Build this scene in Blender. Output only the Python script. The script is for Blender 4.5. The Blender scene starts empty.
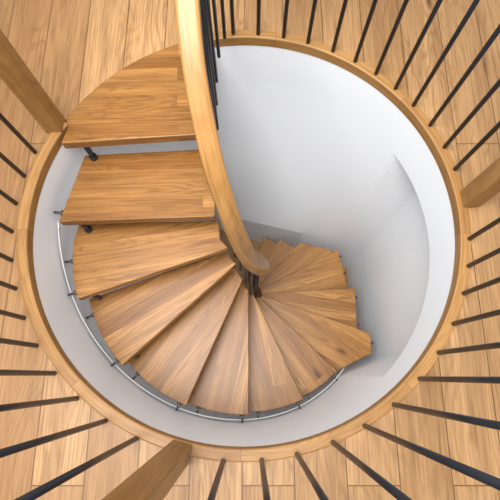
import bpy, bmesh, math, random
from mathutils import Vector
random.seed(4)
CX,CY=-0.027,0.6865
R_IN=0.956; R_OUT=1.004
RW=.958
D2R=math.pi/180
scene=bpy.context.scene
scene.view_settings.view_transform='Standard'

# ---------------- materials ----------------
def wood(name,c1,c2,dark,pw,pl,rough=0.4,seam=0.0012,seamcol=None,knots=0.5,grain=1.0,seamk=.7,cathk=.42,kscale=(1.7,4.6,1),cs=5.5):
    m=bpy.data.materials.new(name); m.use_nodes=True
    nt=m.node_tree; N=nt.nodes; L=nt.links
    b=N['Principled BSDF']; b.inputs['Roughness'].default_value=rough
    b.inputs['Specular IOR Level'].default_value=.3
    tc=N.new('ShaderNodeTexCoord')
    br=N.new('ShaderNodeTexBrick'); br.offset=0.37; br.offset_frequency=2
    br.inputs['Scale'].default_value=1.0
    br.inputs['Brick Width'].default_value=pl; br.inputs['Row Height'].default_value=pw
    br.inputs['Mortar Size'].default_value=seam; br.inputs['Mortar Smooth'].default_value=0.1
    br.inputs['Color1'].default_value=(0,0,0,1); br.inputs['Color2'].default_value=(1,1,1,1)
    br.inputs['Mortar'].default_value=(.5,.5,.5,1)
    L.new(tc.outputs['UV'],br.inputs['Vector'])
    sc=N.new('ShaderNodeVectorMath'); sc.operation='MULTIPLY_ADD'
    sc.inputs[1].default_value=(17.3,9.1,5.7)
    L.new(br.outputs['Color'],sc.inputs[0]); L.new(tc.outputs['UV'],sc.inputs[2])
    def noise(scale,ns,det,rg,dist=0):
        mp=N.new('ShaderNodeMapping'); mp.inputs['Scale'].default_value=scale
        L.new(sc.outputs[0],mp.inputs['Vector'])
        n=N.new('ShaderNodeTexNoise'); n.inputs['Scale'].default_value=ns; n.inputs['Detail'].default_value=det
        n.inputs['Roughness'].default_value=rg; n.inputs['Distortion'].default_value=dist
        L.new(mp.outputs[0],n.inputs['Vector']); return n
    def mr(src,a,b_,c,d):
        r=N.new('ShaderNodeMapRange'); r.inputs['From Min'].default_value=a; r.inputs['From Max'].default_value=b_
        r.inputs['To Min'].default_value=c; r.inputs['To Max'].default_value=d
        L.new(src,r.inputs['Value']); return r.outputs[0]
    def mul(a,b_):
        k=N.new('ShaderNodeMath'); k.operation='MULTIPLY'; L.new(a,k.inputs[0]); L.new(b_,k.inputs[1]); return k.outputs[0]
    def mixc(fac,a,col):
        mx=N.new('ShaderNodeMix'); mx.data_type='RGBA'; L.new(fac,mx.inputs[0]); L.new(a,mx.inputs[6])
        mx.inputs[7].default_value=(*col,1); return mx.outputs[2]
    n1=noise((3.0,120,8),1.3,5,.65)
    n4=noise((.9,11,4),1.4,5,.6,.5)
    n2=noise((1.0,cs,3),1.2,2,.4,.2)
    n5=noise((1.3,3,3),1.0,1,.5)
    ms=N.new('ShaderNodeMath'); ms.operation='MULTIPLY'; ms.inputs[1].default_value=105
    L.new(n2.outputs['Fac'],ms.inputs[0])
    sn=N.new('ShaderNodeMath'); sn.operation='SINE'; L.new(ms.outputs[0],sn.inputs[0])
    cath=mul(mr(sn.outputs[0],.1,1,0,cathk*grain),mr(n5.outputs['Fac'],.42,.60,.2,1))
    fine=mr(n1.outputs['Fac'],.45,.70,0,.65*grain)
    broad=mr(n4.outputs['Fac'],.40,.72,0,.6*grain)
    mx=N.new('ShaderNodeMix'); mx.data_type='RGBA'
    mx.inputs[6].default_value=(*c1,1); mx.inputs[7].default_value=(*c2,1)
    L.new(br.outputs['Color'],mx.inputs[0])
    col=mixc(broad,mx.outputs[2],dark)
    col=mixc(cath,col,dark)
    dk=tuple(v*.65 for v in dark)
    col=mixc(fine,col,dk)
    mp3=N.new('ShaderNodeMapping'); mp3.inputs['Scale'].default_value=kscale
    wob=N.new('ShaderNodeVectorMath'); wob.operation='MULTIPLY_ADD'; wob.inputs[1].default_value=(.05,.05,0)
    L.new(n4.outputs['Color'],wob.inputs[0]); L.new(sc.outputs[0],wob.inputs[2])
    L.new(wob.outputs[0],mp3.inputs['Vector'])
    vo=N.new('ShaderNodeTexVoronoi'); L.new(mp3.outputs[0],vo.inputs['Vector']); vo.inputs['Scale'].default_value=1
    kn=mr(vo.outputs['Distance'],.02,.13,knots,0)
    col=mixc(kn,col,(dark[0]*.3,dark[1]*.25,dark[2]*.22))
    fm=N.new('ShaderNodeMath'); fm.operation='MULTIPLY'; fm.inputs[1].default_value=seamk
    L.new(br.outputs['Fac'],fm.inputs[0])
    col=mixc(fm.outputs[0],col,seamcol or (dark[0]*.4,dark[1]*.35,dark[2]*.3))
    L.new(col,b.inputs['Base Color'])
    bp=N.new('ShaderNodeBump'); bp.inputs['Strength'].default_value=.08; bp.inputs['Distance'].default_value=.002
    L.new(n1.outputs['Fac'],bp.inputs['Height']); L.new(bp.outputs[0],b.inputs['Normal'])
    return m
def plain(name,c,rough,metal=0,noise=0.0,nscale=3):
    m=bpy.data.materials.new(name); m.use_nodes=True
    nt=m.node_tree;N=nt.nodes;L=nt.links; b=N['Principled BSDF']
    b.inputs['Roughness'].default_value=rough; b.inputs['Metallic'].default_value=metal
    n=N.new('ShaderNodeTexNoise'); n.inputs['Scale'].default_value=nscale; n.inputs['Detail'].default_value=3
    tc=N.new('ShaderNodeTexCoord'); L.new(tc.outputs['Object'],n.inputs['Vector'])
    mx=N.new('ShaderNodeMix'); mx.data_type='RGBA'
    mx.inputs[6].default_value=(*[v*(1-noise) for v in c],1); mx.inputs[7].default_value=(*c,1)
    L.new(n.outputs['Fac'],mx.inputs[0]); L.new(mx.outputs[2],b.inputs['Base Color'])
    return m
M_FLOOR=wood('oak_floor',(.32,.168,.067),(.49,.285,.128),(.18,.08,.026),.20,2.3,.42,seam=.0022,knots=1.0,grain=.95,seamk=.85,cathk=.45,kscale=(2.0,5.2,1))
M_TREAD=wood('oak_tread',(.255,.108,.024),(.45,.218,.062),(.105,.036,.0065),.075,3.0,.36,seam=.0007,knots=.85,grain=.95,seamk=.5,cathk=.45,cs=9)
M_RAIL=wood('oak_rail',(.35,.178,.057),(.40,.208,.07),(.21,.09,.023),.2,6,.34,seam=.0001,knots=.1,grain=.95,cathk=.35)
M_RING=wood('oak_ring',(.33,.165,.052),(.42,.225,.076),(.20,.088,.022),.3,.75,.38,seam=.001,knots=.15,grain=.95,cathk=.3)
M_WHITE=plain('white_plaster',(.885,.915,.95),.4,0,.015,2.0)
M_BLACK=plain('black_steel',(.020,.025,.034),.38,.3,.3,8)
M_GREY=plain('light_grey_steel',(.62,.64,.66),.35,.2,.1,8)
M_PIN=plain('brushed_dark_steel',(.10,.105,.12),.3,.6,.2,8)

# ---------------- helpers ----------------
def mk(name,bm,mat,parent=None,smooth=False,bevel=0):
    me=bpy.data.meshes.new(name); bm.normal_update(); bm.to_mesh(me); bm.free()
    o=bpy.data.objects.new(name,me); scene.collection.objects.link(o); me.materials.append(mat)
    if smooth:
        for p in me.polygons: p.use_smooth=True
    if bevel:
        md=o.modifiers.new('b','BEVEL'); md.width=bevel; md.segments=2; md.limit_method='ANGLE'; md.angle_limit=40*D2R
    if parent: o.parent=parent
    return o
def empty(name):
    e=bpy.data.objects.new(name,None); scene.collection.objects.link(e); return e
def pol(a,r,z=None):
    p=(CX+r*math.cos(a*D2R),CY+r*math.sin(a*D2R))
    return p if z is None else (*p,z)
def slab(name,poly,zt,th,g,mat,parent=None,bevel=.004,uvo=(0,0)):
    area=sum(poly[i][0]*poly[(i+1)%len(poly)][1]-poly[(i+1)%len(poly)][0]*poly[i][1] for i in range(len(poly)))
    if area<0: poly=poly[::-1]
    bm=bmesh.new(); uv=bm.loops.layers.uv.new('UVMap')
    t=[bm.verts.new((x,y,zt)) for x,y in poly]; b=[bm.verts.new((x,y,zt-th)) for x,y in poly]
    bm.faces.new(t); bm.faces.new(b[::-1])
    n=len(poly)
    for i in range(n):
        j=(i+1)%n; bm.faces.new((t[i],b[i],b[j],t[j]))
    g=Vector(g).normalized(); h=Vector((-g.y,g.x))
    for f in bm.faces:
        for l in f.loops:
            p=l.vert.co; q=Vector((p.x,p.y))
            l[uv].uv=(q.dot(g)+uvo[0], q.dot(h)+(p.z-zt)*.7+uvo[1])
    return mk(name,bm,mat,parent,False,bevel)
def cyl(bm,p0,p1,r,seg=12):
    p0=Vector(p0);p1=Vector(p1); d=(p1-p0).normalized()
    s=d.cross(Vector((0,0,1)))
    if s.length<1e-3: s=Vector((1,0,0))
    s.normalize(); u=s.cross(d)
    a=[];b=[]
    for i in range(seg):
        t=2*math.pi*i/seg; o=(s*math.cos(t)+u*math.sin(t))*r
        a.append(bm.verts.new(p0+o)); b.append(bm.verts.new(p1+o))
    for i in range(seg):
        j=(i+1)%seg; f=bm.faces.new((a[i],a[j],b[j],b[i])); f.smooth=True
    bm.faces.new(a[::-1]); bm.faces.new(b)
def sweep(name,pts,w,h,mat,parent,e=.33):
    bm=bmesh.new(); uv=bm.loops.layers.uv.new('UVMap'); rings=[]; n=len(pts); L=0; Ls=[]
    prof=[]
    K=28
    for k in range(K):
        t=2*math.pi*(k+.5)/K; c,s=math.cos(t),math.sin(t)
        prof.append((math.copysign(abs(c)**e,c)*w/2, math.copysign(abs(s)**e,s)*h/2))
    for i,p in enumerate(pts):
        p=Vector(p); a=Vector(pts[max(i-1,0)]); b=Vector(pts[min(i+1,n-1)]); t=(b-a).normalized()
        side=t.cross(Vector((0,0,1))).normalized(); up=side.cross(t)
        if i: L+=(p-Vector(pts[i-1])).length
        Ls.append(L)
        rings.append([bm.verts.new(p+side*x+up*y) for x,y in prof])
    for i in range(n-1):
        for k in range(K):
            j=(k+1)%K
            f=bm.faces.new((rings[i][k],rings[i][j],rings[i+1][j],rings[i+1][k])); f.smooth=True
            vv=[(Ls[i],k),(Ls[i],k+1),(Ls[i+1],k+1),(Ls[i+1],k)]
            for l,(a_,b_) in zip(f.loops,vv): l[uv].uv=(a_,b_/K*(2*w+2*h)+.013)
    bm.faces.new(rings[0]); bm.faces.new(rings[-1][::-1])
    bmesh.ops.recalc_face_normals(bm,faces=bm.faces)
    return mk(name,bm,mat,parent)
def crom(P,n=10):
    out=[]; P=[Vector(p) for p in P]
    for i in range(len(P)-1):
        p0=P[max(i-1,0)];p1=P[i];p2=P[i+1];p3=P[min(i+2,len(P)-1)]
        for k in range(n):
            t=k/n
            out.append(.5*((2*p1)+(p2-p0)*t+(2*p0-5*p1+4*p2-p3)*t*t+(3*p1-p0-3*p2+p3)*t**3))
    out.append(P[-1]); return out

# ---------------- upper floor with round hole ----------------
ROOM=3.4
def floor_mesh(name,rin,zt,zb,mat):
    bm=bmesh.new(); uv=bm.loops.layers.uv.new('UVMap')
    angs=sorted(set([round(i*2.0,3) for i in range(180)]+[round(math.degrees(math.atan2(sy*ROOM-CY,sx*ROOM-CX))%360,3) for sx in(-1,1) for sy in(-1,1)]))
    I=[];O=[];IB=[]
    for a in angs:
        c,s=math.cos(a*D2R),math.sin(a*D2R)
        tx=((ROOM if c>0 else -ROOM)-CX)/c if abs(c)>1e-6 else 1e9
        ty=((ROOM if s>0 else -ROOM)-CY)/s if abs(s)>1e-6 else 1e9
        t=min(tx,ty)
        I.append(bm.verts.new((CX+rin*c,CY+rin*s,zt))); O.append(bm.verts.new((CX+t*c,CY+t*s,zt))); IB.append(bm.verts.new((CX+rin*c,CY+rin*s,zb)))
    n=len(angs)
    for i in range(n):
        j=(i+1)%n
        bm.faces.new((I[i],O[i],O[j],I[j])); bm.faces.new((IB[i],I[i],I[j],IB[j]))
    for f in bm.faces:
        for l in f.loops: l[uv].uv=(l.vert.co.y+l.vert.co.z+.4,l.vert.co.x+5.03)
    return mk(name,bm,mat)
floor_mesh('floor',.985,0,-.045,M_FLOOR)
bm=bmesh.new(); uv=bm.loops.layers.uv.new('UVMap')
vs=[bm.verts.new((x,y,-2.66)) for x,y in((-1.3,-.6),(1.3,-.6),(1.3,1.9),(-1.3,1.9))]
f=bm.faces.new(vs)
for l in f.loops: l[uv].uv=(l.vert.co.y,l.vert.co.x)
mk('floor_lower',bm,M_FLOOR)

def arc_ring(name,a0,a1,r0,r1,z0,z1,mat):
    bm=bmesh.new(); uv=bm.loops.layers.uv.new('UVMap'); n=int(abs(a1-a0)/1.5)
    e=.006
    prof=[(r0,z0),(r0,z1-e),(r0+e*.3,z1-e*.3),(r0+e,z1),(r1-e,z1),(r1-e*.3,z1-e*.3),(r1,z1-e),(r1,z0)]
    acc=[0]
    for i in range(1,len(prof)): acc.append(acc[-1]+math.dist(prof[i],prof[i-1]))
    rows=[]
    for i in range(n+1):
        a=a0+(a1-a0)*i/n; rows.append((a,[bm.verts.new(pol(a,r,z)) for r,z in prof]))
    for i in range(n):
        for k in range(len(prof)-1):
            f=bm.faces.new((rows[i][1][k],rows[i+1][1][k],rows[i+1][1][k+1],rows[i][1][k+1]))
            uu=[(rows[i][0],k),(rows[i+1][0],k),(rows[i+1][0],k+1),(rows[i][0],k+1)]
            for l,(a,q) in zip(f.loops,uu): l[uv].uv=(a*D2R*r1+10,acc[q]+.02)
    for r in (rows[0][1],rows[-1][1]): bm.faces.new(r)
    bmesh.ops.recalc_face_normals(bm,faces=bm.faces)
    return mk(name,bm,mat)
arc_ring('trim_1',151,360+101,R_IN,R_OUT,-.045,.012,M_RING)

# ---------------- stairwell walls ----------------
ZF=-.34
bm=bmesh.new(); N_=180
A=[];B=[]
for i in range(N_):
    a=i*360/N_; A.append(bm.verts.new(pol(a,RW,-.02))); B.append(bm.verts.new(pol(a,RW,ZF)))
for i in range(N_):
    j=(i+1)%N_; f=bm.faces.new((A[i],B[i],B[j],A[j])); f.smooth=True
mk('wall_stairwell_rim',bm,M_WHITE)
polyln=[pol(115,RW),(-.1,1.44),(.56,1.28),(.787,1.18),(1.02,1.09),(1.02,.14),pol(-46,RW)]
def ray(a,poly):
    c,s=math.cos(a*D2R),math.sin(a*D2R); best=None
    for (x1,y1),(x2,y2) in zip(poly[:-1],poly[1:]):
        dx,dy=x2-x1,y2-y1; det=-c*dy+s*dx
        if abs(det)<1e-9: continue
        ex,ey=x1-CX,y1-CY
        t=(-ex*dy+ey*dx)/det; q=(c*ey-s*ex)/det
        if t>0 and -1e-4<=q<=1.0001: best=t if best is None else min(best,t)
    return best
corner=[math.degrees(math.atan2(y-CY,x-CX))%360 for x,y in polyln]
aset=sorted(set([round(i*1.5,4) for i in range(240)]+[round(c,4) for c in corner]))
bm=bmesh.new(); rows=[]
K_=14
for a in aset:
    rp=ray(a,polyln) or RW
    rt=max(rp,RW)
    rows.append([bm.verts.new(pol(a,RW,ZF)),bm.verts.new(pol(a,rt,ZF-.0005))]+[bm.verts.new(pol(a,rt+(rp-rt)*(k/K_)**1.7,ZF-.0005+(-2.1-ZF)*k/K_)) for k in range(1,K_+1)]+[bm.verts.new(pol(a,rp,-2.66))])
n=len(rows)
for i in range(n):
    j=(i+1)%n
    for k in range(len(rows[0])-1):
        f=bm.faces.new((rows[i][k],rows[i][k+1],rows[j][k+1],rows[j][k])); f.smooth=(k>0)
bm.normal_update()
for e_ in bm.edges:
    if len(e_.link_faces)==2 and e_.calc_face_angle(0)>.12: e_.smooth=False
mk('wall_stairwell',bm,M_WHITE)

for nm,p0,p1 in(('wall_north',(-ROOM,ROOM),(ROOM,ROOM)),('wall_south',(ROOM,-ROOM),(-ROOM,-ROOM)),('wall_east',(ROOM,ROOM),(ROOM,-ROOM)),('wall_west',(-ROOM,-ROOM),(-ROOM,ROOM))):
    bm=bmesh.new()
    v=[bm.verts.new((*p0,0)),bm.verts.new((*p1,0)),bm.verts.new((*p1,2.6)),bm.verts.new((*p0,2.6))]
    bm.faces.new(v); mk(nm,bm,M_WHITE)

# ---------------- staircase ----------------
st=empty('spiral_staircase')
RT=.91
inner={3:(-.116,.65),4:(-.08,.61),5:(-.045,.56),6:(-.010,.535),7:(.025,.535),8:(.065,.555),9:(.09,.60),10:(.10,.65),11:(.10,.72),12:(.08,.80),13:(.045,.88),14:(0,.96)}
oang={3:199.8,4:224,5:248.5,6:271.3,7:294,8:314}
outer={k:pol(a,RT) for k,a in oang.items()}
outer.update({9:(.91,.312),10:(.86,.695),11:(.78,1.08),12:(.47,1.20),13:(.295,1.29),14:(.157,1.376)})
TH=.055
def zt(i): return -.19*(i-1)
slab('tread_1',[(-.888,1.05),(-.205,1.10),(-.205,CY+.965)]+[pol(a,.984) for a in range(102,152,2)]+[pol(152,.95)],.003,TH,(1,.04),M_TREAD,st,uvo=(.3,.017))
slab('tread_2',[(-.94,.727),(-.175,.757),(-.175,1.13),(-.85,1.09)],zt(2),TH,(1,.03),M_TREAD,st,uvo=(2.1,.4))
slab('tread_3',[outer[3],inner[3],(-.16,.70),(-.17,.80),(-.915,.79)]+[pol(a,RT) for a in (180,185,190,195)],zt(3),TH,(1,.16),M_TREAD,st,uvo=(4.2,1.3))
for i in range(4,15):
    A0=Vector(inner[i-1]);B0=Vector(outer[i-1]);d=(B0-A0).normalized()
    off=.035
    back=-Vector((-d.y,d.x))*off
    pts=[tuple(inner[i]),tuple(A0),tuple(A0+back)]
    if i<=8:
        a0=oang[i-1]-off/RT/D2R; a1=oang[i]
        pts+=[pol(a0+(a1-a0)*k/8,RT) for k in range(9)]
    elif i==9: pts+=[pol(311.5,RT),(.91,.165),outer[9]]
    elif i==10: pts+=[(.86,.30),outer[10]]
    elif i==11: pts+=[(.855,.66),outer[11]]
    elif i==12: pts+=[(.79,1.04),(.75,1.13),outer[12]]
    else: pts+=[tuple(B0+back),outer[i]]
    m=(Vector(outer[i])+B0)/2-(Vector(inner[i])+A0)/2
    slab('tread_%d'%i,pts,zt(i),TH,(m.x,m.y),M_TREAD,st,uvo=(i*1.7,i*.613))
knots=[(-.12,1.68,1.035),(-.17,1.56,1.02),(-.192,1.40,.97),(-.192,1.22,.88),(-.177,.95,.71),(-.135,.73,.52),(-.09,.61,.33),(-.05,.548,.14),(-.013,.52,-.05),(.025,.52,-.24),(.058,.55,-.43),(.075,.60,-.62),(.08,.66,-.81),(.075,.73,-1.0),(.06,.80,-1.19),(.035,.88,-1.38),(0,.96,-1.57)]
path=crom(knots,10)
sweep('handrail',path,.073,.055,M_RAIL,st)
bm=bmesh.new(); acc=0; last=path[0]; nxt=.06
for i in range(1,len(path)-1):
    p=path[i]; acc+=(Vector((p.x-last.x,p.y-last.y))).length; last=p
    sp=.10 if p.z>.45 else .06
    if acc>=nxt:
        t=(path[i+1]-path[i-1]); h=Vector((t.x,t.y,0)).normalized(); left=Vector((-h.y,h.x,0))
        q=p+left*.027
        cyl(bm,(q.x,q.y,p.z-.98),(q.x,q.y,p.z-.015),.0085)
        nxt=acc+sp
mk('stair_balusters',bm,M_BLACK,st)
sp=[]
for k in range(80):
    a=176+(318-176)*k/79; z=zt(3)-(a-199.8)/23.3*.19-.06
    sp.append(pol(a,.942,z))
sweep('wall_string',sp,.007,.014,M_GREY,st)
bm=bmesh.new(); bp_=bmesh.new()
def pins(a,z):
    cyl(bp_,pol(a,.895,z),pol(a,.957,z),.006); cyl(bp_,pol(a,.911,z),pol(a,.920,z),.014)
for i in range(3,9):
    a1=oang[i]; a0=oang.get(i-1,183)
    for a in (a0+3.5,a1-2.5): pins(a,zt(i)-.02)
pins(174,zt(2)-.02)
for (x,y,i) in((.91,.24,9),(.86,.62,10),(.86,.40,10),(.82,.87,11),(.79,1.02,11)):
    cyl(bp_,(x-.03,y,zt(i)-.025),(x+.022,y,zt(i)-.025),.008); cyl(bp_,(x+.004,y,zt(i)-.025),(x+.012,y,zt(i)-.025),.014)
cyl(bm,(-.80,1.075,-.04),(-.80,1.075,zt(2)),.014); cyl(bm,(-.80,1.075,-.165),(-.80,1.075,-.19),.02)
cyl(bm,(-.86,.75,zt(2)-.04),(-.86,.75,zt(3)),.014); cyl(bm,(-.86,.75,zt(3)+.025),(-.86,.75,zt(3)),.02)
for i in range(3,14):
    o=Vector(outer[i]); q=o+(Vector(inner[i])-o).normalized()*.06; d=(o-Vector(inner[i])).normalized(); q=q-Vector((-d.y,d.x))*.018
    cyl(bm,(q.x,q.y,zt(i)-.04),(q.x,q.y,zt(i+1)),.013)
mk('tread_brackets',bm,M_BLACK,st)
mk('wall_fixings',bp_,M_PIN,st)

# ---------------- landing guard ----------------
gd=empty('landing_railing')
def rb(a):
    c,s=math.cos(a*D2R),math.sin(a*D2R); return 1.012-.018*c-.033*max(s,0)**2-.012*max(-s,0)**2
al=[93.4,86,78.4,71,63.2,56,48.9,41.8,34.7,27.3,19.9,13.1,-6.3,-13.5,-20.7,-28.8,-36.8,-44.6,-53.2,-61.5,-69.6,-78,-85.9,-94.3,-114.3,-122.3,-130.6,-138.5,-146.4,-153.8,-161.4,-168.6,-176,176.6,169,162]
bm=bmesh.new()
for a in al:
    x,y=pol(a,rb(a)); cyl(bm,(x,y,0),(x,y,1.05),.0096,16)
mk('balusters',bm,M_BLACK,gd)
rail=[pol(a,rb(a)+.01,1.085) for a in [152-360+ (98+360-152)*k/120 for k in range(121)]]
sweep('top_rail',rail,.06,.05,M_RAIL,gd)
def post(k,a,r,w,rot):
    bm=bmesh.new(); uv=bm.loops.layers.uv.new('UVMap')
    x,y=pol(a,r); bmesh.ops.create_cube(bm,size=1)
    for v in bm.verts:
        px,py=v.co.x*w,v.co.y*w; c,s=math.cos(rot*D2R),math.sin(rot*D2R)
        v.co=Vector((x+px*c-py*s,y+px*s+py*c,(v.co.z+.5)*1.1))
    for f in bm.faces:
        for l in f.loops:
            p=l.vert.co; l[uv].uv=(p.z+k*1.3,(p.x-x)+(p.y-y)*.3+.1)
    mk('newel_post_%d'%k,bm,M_RAIL,gd,False,.005)
post(1,153,1.005,.08,0); post(2,-104,1.0,.08,-14); post(3,4.5,1.02,.08,5)

# ---------------- light ----------------
w=bpy.data.worlds.new('world'); scene.world=w; w.use_nodes=True
bg=w.node_tree.nodes['Background']; bg.inputs[0].default_value=(.91,.96,1,1); bg.inputs[1].default_value=1.0
def area(name,loc,size,e,rot,col=(1,1,1),spread=180):
    l=bpy.data.lights.new(name,'AREA'); l.size=size; l.energy=e; l.color=col; l.spread=spread*D2R
    o=bpy.data.objects.new(name,l); scene.collection.objects.link(o); o.location=loc; o.rotation_euler=rot
area('shaft_fill',(-.6,.2,3.6),2.2,100,(8*D2R,-8*D2R,0),(1,.99,.97),90)  # added fill lamp above the opening to brighten the shaft, no real fixture
# ---------------- camera ----------------
c=bpy.data.cameras.new('cam'); c.sensor_width=36; c.lens=440/500*36; c.clip_start=.02
o=bpy.data.objects.new('cam',c); scene.collection.objects.link(o); o.location=(0,0,1.85)
o.rotation_euler=(math.atan(126/440),0,0); scene.camera=o
